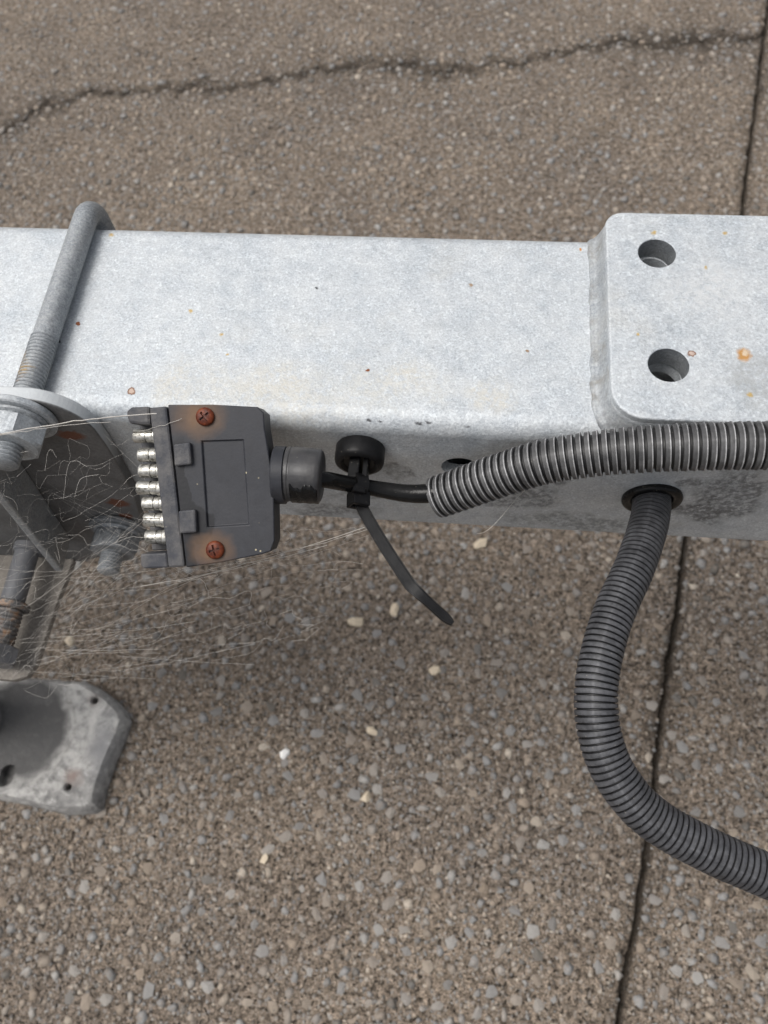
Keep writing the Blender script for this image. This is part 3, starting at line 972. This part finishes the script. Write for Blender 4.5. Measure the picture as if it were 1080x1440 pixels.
M = Mat('tarnished_pin'); n1 = M.noise(500, 5, .7)
M.set(M.ramp(n1, [(.34, (.12, .115, .10)), (.5, (.42, .41, .38)), (.7, (.66, .65, .61))]), M.rng(n1, .3, .7, .55, .32), .8, .5); M.bump(n1, .25, .0004)
pin = pin_mesh(); pin_m = M.m
lefts = [(-34.5, 16.8), (-32.5, 9.9), (-32.0, 4.0), (-32.6, -2.2), (-30.3, -8.0), (-29.5, -13.9), (-28.8, -20.4)]
rights = [(-24.9, 17.2), (-23.8, 10.4), (-23.1, 4.5), (-22.4, -1.9), (-21.6, -7.5), (-20.9, -13.7), (-20.1, -19.9)]
for k, (l, r) in enumerate(zip(lefts, rights)):
    o = link('pin', pin, pin_m, plug)
    d = Vector((r[0] - l[0], r[1] - l[1], 0))
    o.location = q(r[0] + .3, r[1], -6)
    sc = (d.length + .3) / 9.6
    o.scale = (sc, 1.0, 1.0)
    o.rotation_euler = ((-.5, -1.2, .9, .1, .8, -.2, .15)[k], (0, .02, -.02, 0.01, 0, .02, -.02)[k], math.atan2(d.y, d.x))

M = Mat('rusted_screw'); n1 = M.noise(420, 5, .7)
M.set(M.ramp(n1, [(.3, (.022, .006, .004)), (.52, (.11, .022, .007)), (.72, (.24, .055, .014))]), M.rng(n1, .3, .7, .3, .6), 0.0, .35); M.bump(n1, .4, .0005)
rust_screw = M.m


def screw_mesh():
    bm = bmesh.new()
    prof = [(-.004, .0018), (-.0002, .0018), (-.0002, .0033), (.0005, .00335)] + [(.0005 + .0013 * math.sin(math.radians(a)), .00335 * math.cos(math.radians(a)) ** .8) for a in range(15, 86, 14)]
    lathe(bm, (0, 0, 0), (0, 0, 1), prof, 32)
    me = from_bm(bm, 0)
    b1 = bmesh.new(); box(b1, (0, 0, .0019), (.0020, .00042, .0011)); b2 = bmesh.new(); box(b2, (0, 0, .0019), (.00042, .0020, .0011))
    return finish(cut(me, [from_bm(b1, 0), from_bm(b2, 0)]), 30)


scr = screw_mesh()
for u_, v_, a in ((-6.4, 24.7, .75), (-.9, -23, .35)):
    o = link('screw', scr, rust_screw, plug); o.location = q(u_, v_, .2); o.rotation_euler = (0, 0, a)
bm = bmesh.new()
for P in (((-17.0, 14.3), (-11.0, 15.3), (-10.2, 7.4), (-16.4, 6.4)), ((-14.4, -9.5), (-8.2, -8.6), (-7.4, -16.9), (-13.6, -17.7))):
    o = link('clip_tab', from_bm(prism([q(u_, v_, -.3) for u_, v_ in P], q(0, 0, 2.6)), 0), housing_m, plug); bevel(o, .0007, 2)
bm.free()
bm = bmesh.new(); lathe(bm, q(18.3, 5.0, -7), (1, .03, 0), [(0, .0104), (.0004, .0107), (.0042, .0106), (.0045, .0100)], 44)
link('collar', from_bm(bm, 30), plug_m, plug)
bm = bmesh.new(); lathe(bm, q(22.6, 5.6, -7), (1, -.01, 0), [(0, .0098), (.001, .0101), (.0015, .0101), (.0017, .0099), (.0022, .0099), (.0026, .0102), (.0112, .0100), (.0124, .0098), (.0130, .0093), (.0133, .0086), (.0134, .0036)], 44, True,
                         lambda r, a, t: r * (1 + .012 * math.sin(3 * a + 400 * t) + .010 * math.sin(5 * a)))
bo = link('cable_boot', from_bm(bm, 40), matte_black, plug)
# the smear of black sealant over the boot's lower half
bm = bmesh.new()
u0 = q(24.2, 5.6, -7)
rs = []
for i in range(24):
    t = i / 23
    ring = []
    for k in range(15):
        lo, hi = -120 + 4 * math.sin(i * .5), -20 + 5 * math.sin(i * .45 + 1) + 3 * math.sin(i * 1.1)
        a = math.radians(lo + (hi - lo) * k / 14)
        r = (10.45 + .08 * math.sin(i * .8 + k * .5) - (1.2 if k in (0, 14) else 0)) / 1000
        if i in (0, 23):
            r -= .0012
        ring.append(bm.verts.new(u0 + Vector((.0006 + .0105 * t, r * math.sin(a), r * math.cos(a)))))
    rs.append(ring)
for A, B in zip(rs, rs[1:]):
    for k in range(14):
        bm.faces.new((A[k], A[k + 1], B[k + 1], B[k]))
o = link('sealant_smear', from_bm(bm, 60), gloss_black, plug)

# ================================================================== CABLE
cable_pts = [(-50, 131.0, -2), (-45, 131.5, -4), (-40.5, 133.5, -9.5), (-34, 136.6, -17.5), (-26, 137.6, -21.8), (-16, 137.2, -23.2), (-7, 137.4, -22.6), (2, 138.4, -20.5), (12, 140, -16.5), (30, 142.5, -6)]
path = catmull([V(*p) for p in cable_pts], 12)
bm = bmesh.new(); n_ = 90
sw = resample(path, np.linspace(0, length(path), n_))
sweep(bm, sw, [(.0031 + .0007 * min(1, max(0, (i - 28) / 20))) for i in range(n_)], 20)
tag(link('electrical_cable', from_bm(bm, 60), gloss_black), 'short black cable running from the plug into the corrugated conduit', 'cable')

# ================================================================== CABLE TIE AND ITS MOUNT
tie = thing('cable_tie', 'black cable tie with a round push mount holding the cable, its tail hanging down', 'cable tie', V(-35, 150, -28))
bm = bmesh.new(); lathe(bm, V(-35, 153.9, -18), (0, -1, 0), [(0, .0094), (.0006, .0098), (.0062, .0098), (.0074, .0094), (.0081, .0085), (.0083, .0074), (.0078, .0068), (.0070, .0060), (.0068, .004)], 48)
child('mount_cap', from_bm(bm, 35), black_nylon, tie)
bm = bmesh.new()
box(bm, V(-36.3, 143.5, -18.0), (.0021, .0050, .0042))
o = child('stem', from_bm(bm, 0), black_nylon, tie); bevel(o, .0005, 2)
bm = bmesh.new(); box(bm, V(-32.0, 143.2, -18.2), (.0010, .0045, .0036))
o = child('stem', from_bm(bm, 0), black_nylon, tie); bevel(o, .0004, 2)
# loop round the cable
T = Vector((8, 1, -5)).normalized()
lu = Vector((0, -1, 0)); lu = (lu - T * lu.dot(T)).normalized(); lv = T.cross(lu)
cc = V(-34.4, 136.8, -17.6)
bm = bmesh.new(); rings = []
for k in range(36):
    a = 2 * math.pi * k / 36
    dr = lu * math.cos(a) + lv * math.sin(a)
    rings.append([bm.verts.new(cc + dr * (r_) + T * s_) for r_, s_ in ((.0034, -.0024), (.0048, -.0024), (.0048, .0024), (.0034, .0024))])
for k in range(36):
    A, B = rings[k], rings[(k + 1) % 36]
    for j in range(4):
        bm.faces.new((A[j], A[(j + 1) % 4], B[(j + 1) % 4], B[j]))
child('loop', from_bm(bm, 40), black_nylon, tie)
hm = Matrix((T, lu, lv)).transposed()
bm = bmesh.new(); box(bm, V(-33.9, 131.4, -19.2), (.0036, .0030, .0033), hm)
hd = from_bm(bm, 0)
b = bmesh.new(); box(b, V(-33.9, 129.0, -19.2), (.0024, .0022, .0012), hm)
o = child('lock_head', finish(cut(hd, [from_bm(b, 0)]), 0), black_nylon, tie); bevel(o, .0005, 2)
bm = bmesh.new(); box(bm, V(-33.7, 133.8, -14.2), (.0026, .0018, .0010), hm)
o = child('head_lip', from_bm(bm, 0), black_nylon, tie); bevel(o, .0004, 2)
tail = catmull([V(*p) for p in ((-34.2, 133.4, -20.0), (-32.4, 129, -20.6), (-27.2, 120.9, -21.8), (-21.6, 113, -23.1), (-15.6, 105, -24.5), (-12.0, 100.4, -25.4), (-11.0, 99.4, -25.6), (-9.6, 98.3, -25.8), (-3.0, 93.0, -27.0), (4.6, 87.2, -28.6))], 14)
n_ = 60; tc_ = resample(tail, np.linspace(0, length(tail), n_))
bm = bmesh.new(); rings = []
for i, c in enumerate(tc_):
    t = (tc_[min(i + 1, n_ - 1)] - tc_[max(i - 1, 0)]).normalized()
    wv = t.cross(Vector((0.35, -.42, .84))).normalized()
    tw = 0.0 if i < 42 else 0.45 * min(1, (i - 42) / 6)
    nv = wv.cross(t).normalized()
    wv, nv = wv * math.cos(tw) + nv * math.sin(tw), nv * math.cos(tw) - wv * math.sin(tw)
    hwid = .0023 if i < 40 else .0023 - .0004 * min(1, (i - 40) / 6)
    if i > 55:
        hwid *= (1, .95, .85, .65, .4)[min(4, i - 55)]
    th = .00062
    e = .0005
    rings.append([bm.verts.new(c + wv * a_ + nv * b_) for a_, b_ in ((-hwid, -th), (-hwid, th), (-hwid + e, th), (-hwid + e * 1.3, th * .55), (hwid - e * 1.3, th * .55), (hwid - e, th), (hwid, th), (hwid, -th))])
for A, B in zip(rings, rings[1:]):
    for j in range(8):
        bm.faces.new((A[j], A[(j + 1) % 8], B[(j + 1) % 8], B[j]))
bm.faces.new(rings[0]); bm.faces.new(list(reversed(rings[-1])))
child('tail', from_bm(bm, 40), plastic('scuffed_nylon', (0.0055, 0.0055, 0.006), 0.40, 0.04, 220, 0.2, 0.35), tie)


# ================================================================== CORRUGATED CONDUITS
def conduit_material(name, base, dust_shine):
    M = Mat(name)
    w_ = M.attr('ridge')
    a = M.noise(300, 5, .7)
    wear_shine = M.math('MULTIPLY', w_, M.rng(a, .34, .62, .45, 1.0))
    wear_shine = M.math('MULTIPLY', wear_shine, M.rng(M.noise(55, 5, .7), .34, .62, .55, 1.0))
    col = M.mix(wear_shine, base, dust_shine)  # dusty ridge wear, with the ridge highlights painted into the same pale colour
    sp = M.math('MULTIPLY', M.rng(M.voro(420), .05, .14, 1, 0), M.rng(M.noise(130), .5, .62))
    col = M.mix(M.math('MULTIPLY', sp, .5), col, (.30, .28, .25))
    M.set(col, M.rng(a, .25, .75, .40, .62), 0, .42)
    M.bump(M.noise(1100, 3), .15, .0004)
    return M.m


def conduit(name, pts, R, pitch, mat, open_start, label, prof):
    path = catmull([V(*p) for p in pts], 30)
    Lt = length(path)
    ss, rr, ww = [], [], []
    s = 0.0
    P = pitch / 1000
    while s < Lt - P:
        for ph, dr, w_ in prof:
            ss.append(s + ph * P); rr.append((R - dr) / 1000); ww.append(w_)
        s += P
    if open_start:                                           # cut end: the wall turns in and runs back inside
        ss = [.016, .004, ss[0] + .0002] + ss; rr = [(R - 2.0) / 1000, (R - 2.0) / 1000, (R - 1.9) / 1000] + rr; ww = [0, 0, .4] + ww
    c = resample(path, ss)
    if open_start:                                           # keep the centre line moving one way for the frames
        pass
    bm = bmesh.new(); at = bm.verts.layers.float.new('ridge')
    # frames follow the path; the inner lining uses the tangent of the first ring
    m = len(ss)
    fine_path = resample(path, [min(Lt, x + .0006) for x in ss])
    prev = resample(path, [max(0, x - .0006) for x in ss])
    u = None; rings = []
    for i in range(m):
        t = (fine_path[i] - prev[i]).normalized()
        if u is None:
            u, _, _ = frame_of(t)
        u = (u - t * u.dot(t)).normalized(); v = t.cross(u)
        ring = []
        seam = max(range(60), key=lambda k: (u * math.cos(2 * math.pi * k / 60) + v * math.sin(2 * math.pi * k / 60)).dot(Vector((-.30, -.30, .9))))
        for k in range(60):
            a = 2 * math.pi * k / 60
            kk = int(ss[i] / P)
            r = rr[i] * (1 + .006 * math.sin(2 * a + ss[i] * 60) + .004 * math.sin(kk * 7.3) + .003 * math.sin(kk * 3.1 + a))
            x = bm.verts.new(c[i] + (u * math.cos(a) + v * math.sin(a)) * (r + (.00016 if k == seam and ww[i] > .6 else 0))); x[at] = ww[i] * (1.35 if k == seam else 1)
            ring.append(x)
        rings.append(ring)
    for A, B in zip(rings, rings[1:]):
        for k in range(60):
            j = (k + 1) % 60; bm.faces.new((A[k], A[j], B[j], B[k]))
    bm.faces.new(list(reversed(rings[0]))) if not open_start else None
    bm.faces.new(rings[-1])
    me = from_bm(bm, 34)
    return tag(link(name, me, mat), label, 'conduit', 'corrugated conduits on the drawbar')


PROF1 = ((0.0, 1.3, 0), (.03, .4, .3), (.06, .12, .24), (.34, .08, .20), (.49, .10, .24), (.52, -.16, 1.0), (.63, -.18, 1.0), (.66, .12, .3), (.69, .5, .1), (.74, 1.3, 0), (.88, 1.35, 0))  # the lip's bright reflection line is painted through its ridge value
PROF2 = ((0.0, 1.0, 0), (.04, .32, .4), (.09, .06, .8), (.42, -.05, 1.0), (.74, .06, .8), (.79, .32, .4), (.84, 1.0, 0), (.92, 1.05, 0))
cm1 = conduit_material('grey_conduit', (0.012, 0.012, 0.0125), (0.43, 0.43, 0.435))
cm2 = conduit_material('dark_conduit', (0.007, 0.007, 0.008), (0.105, 0.107, 0.116))
conduit('corrugated_conduit', [(-4.3, 137.6, -26.5), (8.4, 139.6, -19.0), (18.7, 141.2, -12.6), (33.5, 143, -4.2), (50.5, 144.2, 1.6), (67, 144.6, 5.9), (90, 144.8, 10), (108.3, 144.8, 12.2), (135, 144.8, 13), (300, 144.8, 10), (700, 144.8, 4)],
        8.3, 2.9, cm1, True, 'grey corrugated conduit lying along the drawbar edge with its open end at the cable', PROF1)
conduit('corrugated_conduit', [(86.5, 166, -52), (85.5, 154, -48.6), (81.9, 139.1, -42.6), (74, 118, -36.9), (64.8, 97.9, -34.4), (59.4, 81.1, -34.1), (57.1, 65.7, -35.6), (59.1, 51.5, -39.2), (65.2, 39.1, -43.3), (76.6, 28.1, -47.3), (94.3, 19.8, -50.5), (117.4, 12.3, -53.9), (141.2, 5.8, -56.8), (200, 0, -70), (280, 10, -95)],
        7.7, 2.2, cm2, False, 'dark corrugated conduit coming out of the round grommet and looping down to the right', PROF2)

# ------------------------------------------------------------------ grommet
bm = bmesh.new()
prof = [(-.004, .0091), (-.0004, .0091), (-.0004, .0122), (.0012, .0124), (.0022, .0118), (.0027, .0106), (.0024, .0090), (.0012, .0080), (-.004, .0079), (-.004, .0091)]
lathe(bm, V(85.5, 154.0, -48.5), (0, -1, 0), prof, 48, False)
bmesh.ops.remove_doubles(bm, verts=bm.verts, dist=1e-6)
tag(link('rubber_grommet', from_bm(bm, 40), gloss_black), 'round black rubber grommet set in the side of the drawbar', 'grommet')


# ================================================================== COBWEB
def strand(bm, pts, r):
    """Thin three-sided thread."""
    rings = []
    for i, p in enumerate(pts):
        t = (pts[min(i + 1, len(pts) - 1)] - pts[max(i - 1, 0)])
        if t.length < 1e-9:
            t = Vector((1, 0, 0))
        u, v, _ = frame_of(t)
        rings.append([bm.verts.new(p + (u * math.cos(a) + v * math.sin(a)) * r) for a in (0, 2.094, 4.189)])
    for A, B in zip(rings, rings[1:]):
        for k in range(3):
            j = (k + 1) % 3; bm.faces.new((A[k], A[j], B[j], B[k]))


def web_sheet(bm, c00, c10, c11, c01, nu, nv, keep, jit, rbase, bulge, seed):
    r = random.Random(seed)
    def P(s, t, off=0.0):
        p = (c00 * (1 - s) + c10 * s) * (1 - t) + (c01 * (1 - s) + c11 * s) * t
        nrm = (c10 - c00).cross(c01 - c00).normalized()
        return p + nrm * (off + bulge * math.sin(3.1 * s) * math.sin(3.1 * t))
    nodes = {}
    def node(i, j):
        if (i, j) not in nodes:
            nodes[i, j] = P((i + r.gauss(0, jit)) / nu, (j + r.gauss(0, jit)) / nv, r.gauss(0, .0010))
        return nodes[i, j]
    def around(i, j):
        nb = [(i + 1, j), (i - 1, j), (i, j + 1) if (i + j) % 2 == 0 else (i, j - 1)]
        return [b for b in nb if 0 <= b[0] <= nu and 0 <= b[1] <= nv]
    used = set()
    for _ in range(int(nu * nv * keep)):
        c = (r.randint(0, nu), r.randint(0, nv))
        walk = [c]
        for _k in range(r.randint(2, 9)):
            nb = [b for b in around(*walk[-1]) if b not in walk and (walk[-1], b) not in used]
            if not nb:
                break
            b = r.choice(nb)
            used.add((walk[-1], b)); used.add((b, walk[-1]))
            walk.append(b)
        if len(walk) < 2:
            continue
        pts = [node(*w_).copy() for w_ in walk]
        for _k in range(1 + (r.random() < .5)):                    # corner cutting: threads hang in curves
            pts = [pts[0]] + [q_ for a_, b_ in zip(pts, pts[1:]) for q_ in (a_ * .75 + b_ * .25, a_ * .25 + b_ * .75)] + [pts[-1]]
        pts = [p + Vector((r.gauss(0, 1), r.gauss(0, 1), r.gauss(0, 1))) * .00005 for p in pts]
        strand(bm, pts, rbase * r.choice((.6, .7, .8, 1.0, 1.0, 1.2, 1.6)))


def loose(bm, a, b, r, sag, seed, n=12, wig=.0006):
    g = random.Random(seed)
    pts = []
    for k in range(n + 1):
        f = k / n
        p = a * (1 - f) + b * f
        p.z -= sag * 4 * f * (1 - f)
        pts.append(p + Vector((g.gauss(0, 1), g.gauss(0, 1), g.gauss(0, 1))) * wig * math.sin(math.pi * f))
    strand(bm, pts, r)


bm = bmesh.new()
web_sheet(bm, V(-170, 128, 4), V(-113, 141, 9), V(-119, 106, -39), V(-226, 76, -138), 15, 18, .36, .30, .000024, -.004, 1)
web_sheet(bm, V(-172, 124, -2), V(-122, 134, -4), V(-130, 112, -60), V(-224, 72, -140), 11, 13, .28, .34, .000022, -.010, 2)
web_sheet(bm, V(-184, 126, -72), V(-22.4, 125, -27.5), V(-53, 89, -69), V(-207, 71, -141), 24, 13, .36, .34, .000033, .006, 3)
web_sheet(bm, V(-190, 110, -85), V(-60, 112, -45), V(-85, 85, -75), V(-210, 70, -142), 14, 9, .30, .36, .000028, -.004, 5)
loose(bm, V(-158.8, 129.9, 20.2), V(-103.4, 141.7, 20.2), .00022, -.002, 4, 20, .00018)
loose(bm, V(-158.8, 129.6, 20.0), V(-118, 136, 22.5), .00010, -.0012, 6, 14, .0002)
loose(bm, V(-112, 139, 12), V(-96, 143, 15.5), .00009, .001, 8, 14, .0002)
loose(bm, V(-213, 112, -126), V(-158, 118, -66), .00014, .002, 9, 14, .0002)
loose(bm, V(-158, 121, -70), V(-111, 117, -12), .00009, .002, 10, 14, .0002)
loose(bm, V(-100, 96, -26), V(-31, 122, -24), .00012, .002, 11, 14, .0002)
loose(bm, V(-120, 98, -40), V(-45, 115, -27), .00009, .003, 12, 14, .0002)
loose(bm, V(-75, 100, -12), V(-28, 122, -24), .00007, .002, 13, 14, .0002)
anchors_a = [V(-138, 147, -5), V(-140, 147, -40), V(-150, 147, -90), V(-180, 147, -60), V(-192, 128, -110), V(-210, 110, -147), V(-211, 90, -147), V(-213, 82, -147), V(-224, 105, -121), V(-175, 128, -5)]
anchors_b = [V(-112, 118, -10), V(-115, 128, -2), V(-108, 98, -22), V(-96, 96, -22), V(-70, 101, -16), V(-34, 131, -23), V(-30, 125, -22), V(-24, 117, -23), V(-165, 125, -97)]
for k in range(14):
    loose(bm, random.choice(anchors_a) + Vector((0, random.gauss(0, .003), random.gauss(0, .008))), random.choice(anchors_b) + Vector((random.gauss(0, .004), random.gauss(0, .002), random.gauss(0, .003))), random.uniform(.00002, .00004), random.uniform(.000, .008), 200 + k, 16, .00012)
for k in range(26):
    s = random.random(); t = random.random()
    a = V(-205 + 50 * s, 76 + 40 * t, -135 + 60 * t)
    b = a + Vector((random.uniform(.03, .08), random.uniform(-.004, .02), random.uniform(.0, .035)))
    loose(bm, a, b, random.uniform(.00003, .00006), random.uniform(-.002, .004), 40 + k, 12, .0002)
pts_ = [(13, 130, -42), (16, 128.5, -36), (20, 131, -32), (27, 140, -30), (34, 150, -33)]
strand(bm, catmull([V(*p) for p in pts_], 6), .00009)
M = Mat('spider_silk'); M.set((0.70, 0.67, 0.62), .5, 0, .4)
web = link('cobweb', from_bm(bm, 60), M.m)
tag(web, 'tangled pale cobweb stretched between bracket, plug and cable tie', 'cobweb'); web['kind'] = 'stuff'
